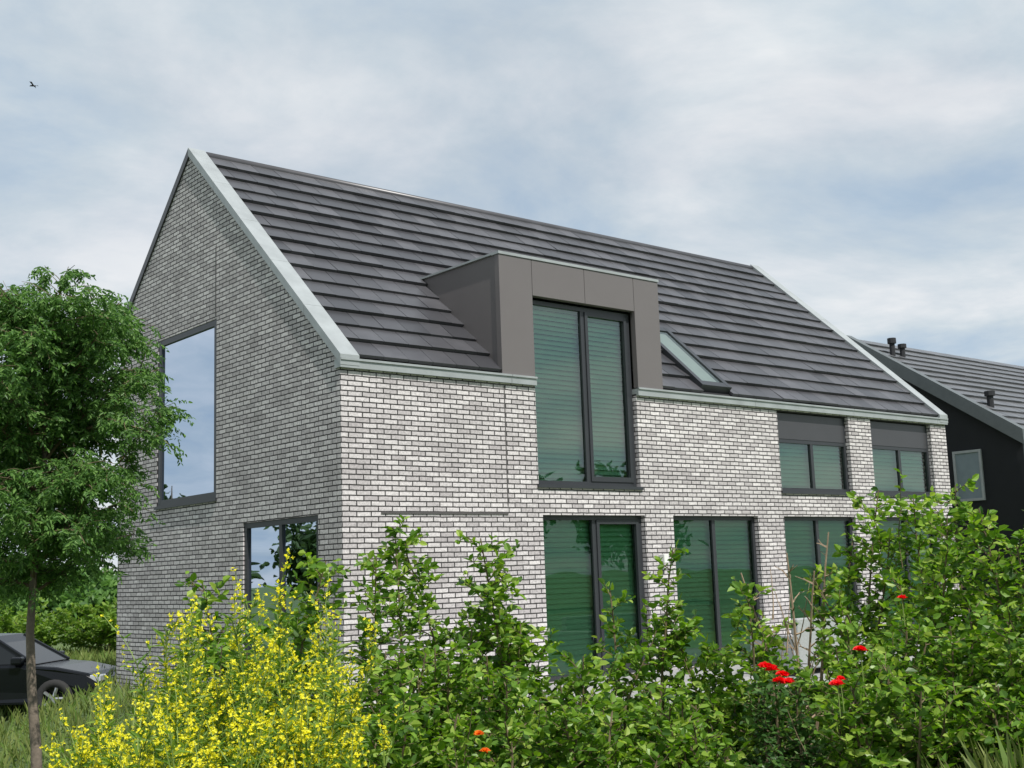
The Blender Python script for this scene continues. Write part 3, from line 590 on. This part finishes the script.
# ---------------------------------------------------------------- car
def car(u,d,rot,label):
    x,y=gp(u,d); g=gz(x,y)-.03
    root=empty('parked_car',(x,y,g),label,'car')
    cs,sn=math.cos(rot),math.sin(rot)
    T=lambda a,b,c:(x+a*cs-b*sn,y+a*sn+b*cs,g+c)
    M_car=simple('car_paint',(.004,.005,.007),.25,0,.1,2,0,.35)
    def loft(prof,hw,name,mat,parent,bev=.04):
        m=MB(); n=len(prof)
        for s in (-1,1):
            for (a,c),h in zip(prof,hw): m.v.append(T(a,s*h,c))
        m.f.append(tuple(range(n))); m.f.append(tuple(reversed(range(n,2*n))))
        for i in range(n): j=(i+1)%n; m.f.append((i,j,n+j,n+i))
        return m.build(name,mat,parent,bevel=bev)
    prof=[(-2.15,.32),(-2.2,.6),(-2.12,.86),(-1.6,.93),(-.9,.95),(.75,.94),(1.4,.88),(1.95,.76),(2.18,.62),(2.2,.34),(1.75,.24),(-1.7,.24)]
    hw=[.8,.84,.8,.82,.84,.84,.82,.78,.74,.78,.82,.82]
    b=loft(prof,hw,'body',M_car,root,.05)
    loft([(-1.95,.90),(-1.25,1.36),(-.6,1.45),(.15,1.42),(.98,.93)],[.74,.6,.58,.6,.74],'cabin_glass',simple('car_glass',(.015,.018,.02),.12,0,.1,2,0,.3),root,.03)
    loft([(-1.5,1.24),(-1.2,1.385),(-.6,1.47),(.12,1.445),(.32,1.32),(.05,1.36),(-.6,1.40),(-1.2,1.31)],[.66,.62,.6,.62,.64,.62,.6,.63],'roof',M_car,root,.01)
    for s in (-1,1):
        for a0,c0,a1,c1 in ((.98,.93,.15,1.42),(-.35,.95,-.35,1.43),(-1.9,.92,-1.25,1.36)):
            m=MB(); m.tube([T(a0,s*.745,c0),T(a1,s*.605,c1)],.035,5); m.build('pillar',M_car,root)
    tm=simple('tyre',(.02,.02,.02),.85); rm=simple('rim',(.45,.46,.47),.3,.8)
    for a in (-1.35,1.38):
        for s in (-1,1):
            m=MB(); k=24; prof2=[(.20,.10),(.31,.11),(.335,.07),(.335,-.07),(.31,-.11),(.20,-.10)]
            for i in range(k):
                w_=6.2832*i/k
                for r_,o_ in prof2: m.v.append(T(a+r_*math.cos(w_),s*.76+o_,.335+r_*math.sin(w_)))
            for i in range(k):
                for j in range(6): m.f.append((i*6+j,((i+1)%k)*6+j,((i+1)%k)*6+(j+1)%6,i*6+(j+1)%6))
            wh=m.build('wheel',tm,root,smooth=True)
            m=MB()
            for q in range(5):
                w_=6.2832*q/5; m.tube([T(a,s*.85,.335),T(a+.2*math.cos(w_),s*.85,.335+.2*math.sin(w_))],.03,5)
            m.build('rim',rm,wh)
    for s in (-1,1):
        m=MB(); m.box((1.98,s*.62-.14,.60),(2.19,s*.62+.14,.72),T); m.build('headlight',simple('lamp_glass',(.4,.42,.45),.1),root,bevel=.02)
    for s in (-1,1):
        m=MB(); m.box((.62,s*.86-.09,.95),(.82,s*.86+.09,1.08),T); m.build('wing_mirror',M_car,root,bevel=.03)
    m=MB(); m.box((2.195,-.26,.40),(2.215,.26,.50),T); m.build('number_plate',simple('plate',(.6,.5,.03),.5),root)
car(2,23.0,math.atan2(-.644,.765)-.05,'glossy black car parked on the low ground left of the brick house')
# ---------------------------------------------------------------- garden sofa on the patio
px,_,_=at(811,655,(0,1,0),-2.0); px=float(px)
Bn=empty('garden_sofa',(px,-2,0.012),'light grey garden sofa on the patio before the third ground floor window','sofa')
Mg=simple('grey_wicker',(.33,.34,.35),.7,0,.15,30,.3); Mc=simple('cushion',(.55,.56,.57),.9)
m=MB(); m.box((px-.9,-2.35,.1),(px+.9,-1.65,.36)); m.build('seat',Mg,Bn,bevel=.02)
m=MB(); m.box((px-.9,-2.47,.1),(px+.9,-2.352,.84)); m.build('backrest',Mg,Bn,bevel=.02)
for s in (-1,1):
    m=MB(); m.box((px+s*.96-.055,-2.47,.1),(px+s*.96+.055,-1.65,.6)); m.build('armrest',Mg,Bn,bevel=.015)
    m=MB(); m.box((px+s*.44-.43,-2.3,.362),(px+s*.44+.43,-1.66,.47)); m.build('cushion',Mc,Bn,bevel=.03)
    for t in (-2.4,-1.72):
        m=MB(); m.box((px+s*.85-.03,t-.03,0.012),(px+s*.85+.03,t+.03,.1)); m.build('leg',M_frame,Bn)
# ---------------------------------------------------------------- bird
d=60; p=CAM+(FW+RT*(33-512)/FPX-UP*(86-384)/FPX)*d
m=MB(); q=lambda a,b,c: tuple(p+HR*a+HF*b+np.array([0,0,c]))
m.tube([q(-.17,0,0),q(-.10,0,.02),q(0,0,.02),q(.10,0,.0),q(.16,0,.01)],[.01,.035,.045,.025,.012],7)
m.quad(q(-.02,0,.03),q(.05,0,.03),q(.02,.22,.13),q(-.02,.42,.06)); m.quad(q(-.02,0,.03),q(.05,0,.03),q(.02,-.22,.13),q(-.02,-.42,.06)); m.quad(q(.14,0,.01),q(.26,.05,0),q(.26,-.05,0))
tag(m.build('bird',M_black,fix=False),'small dark bird flying in the sky at the upper left','bird')
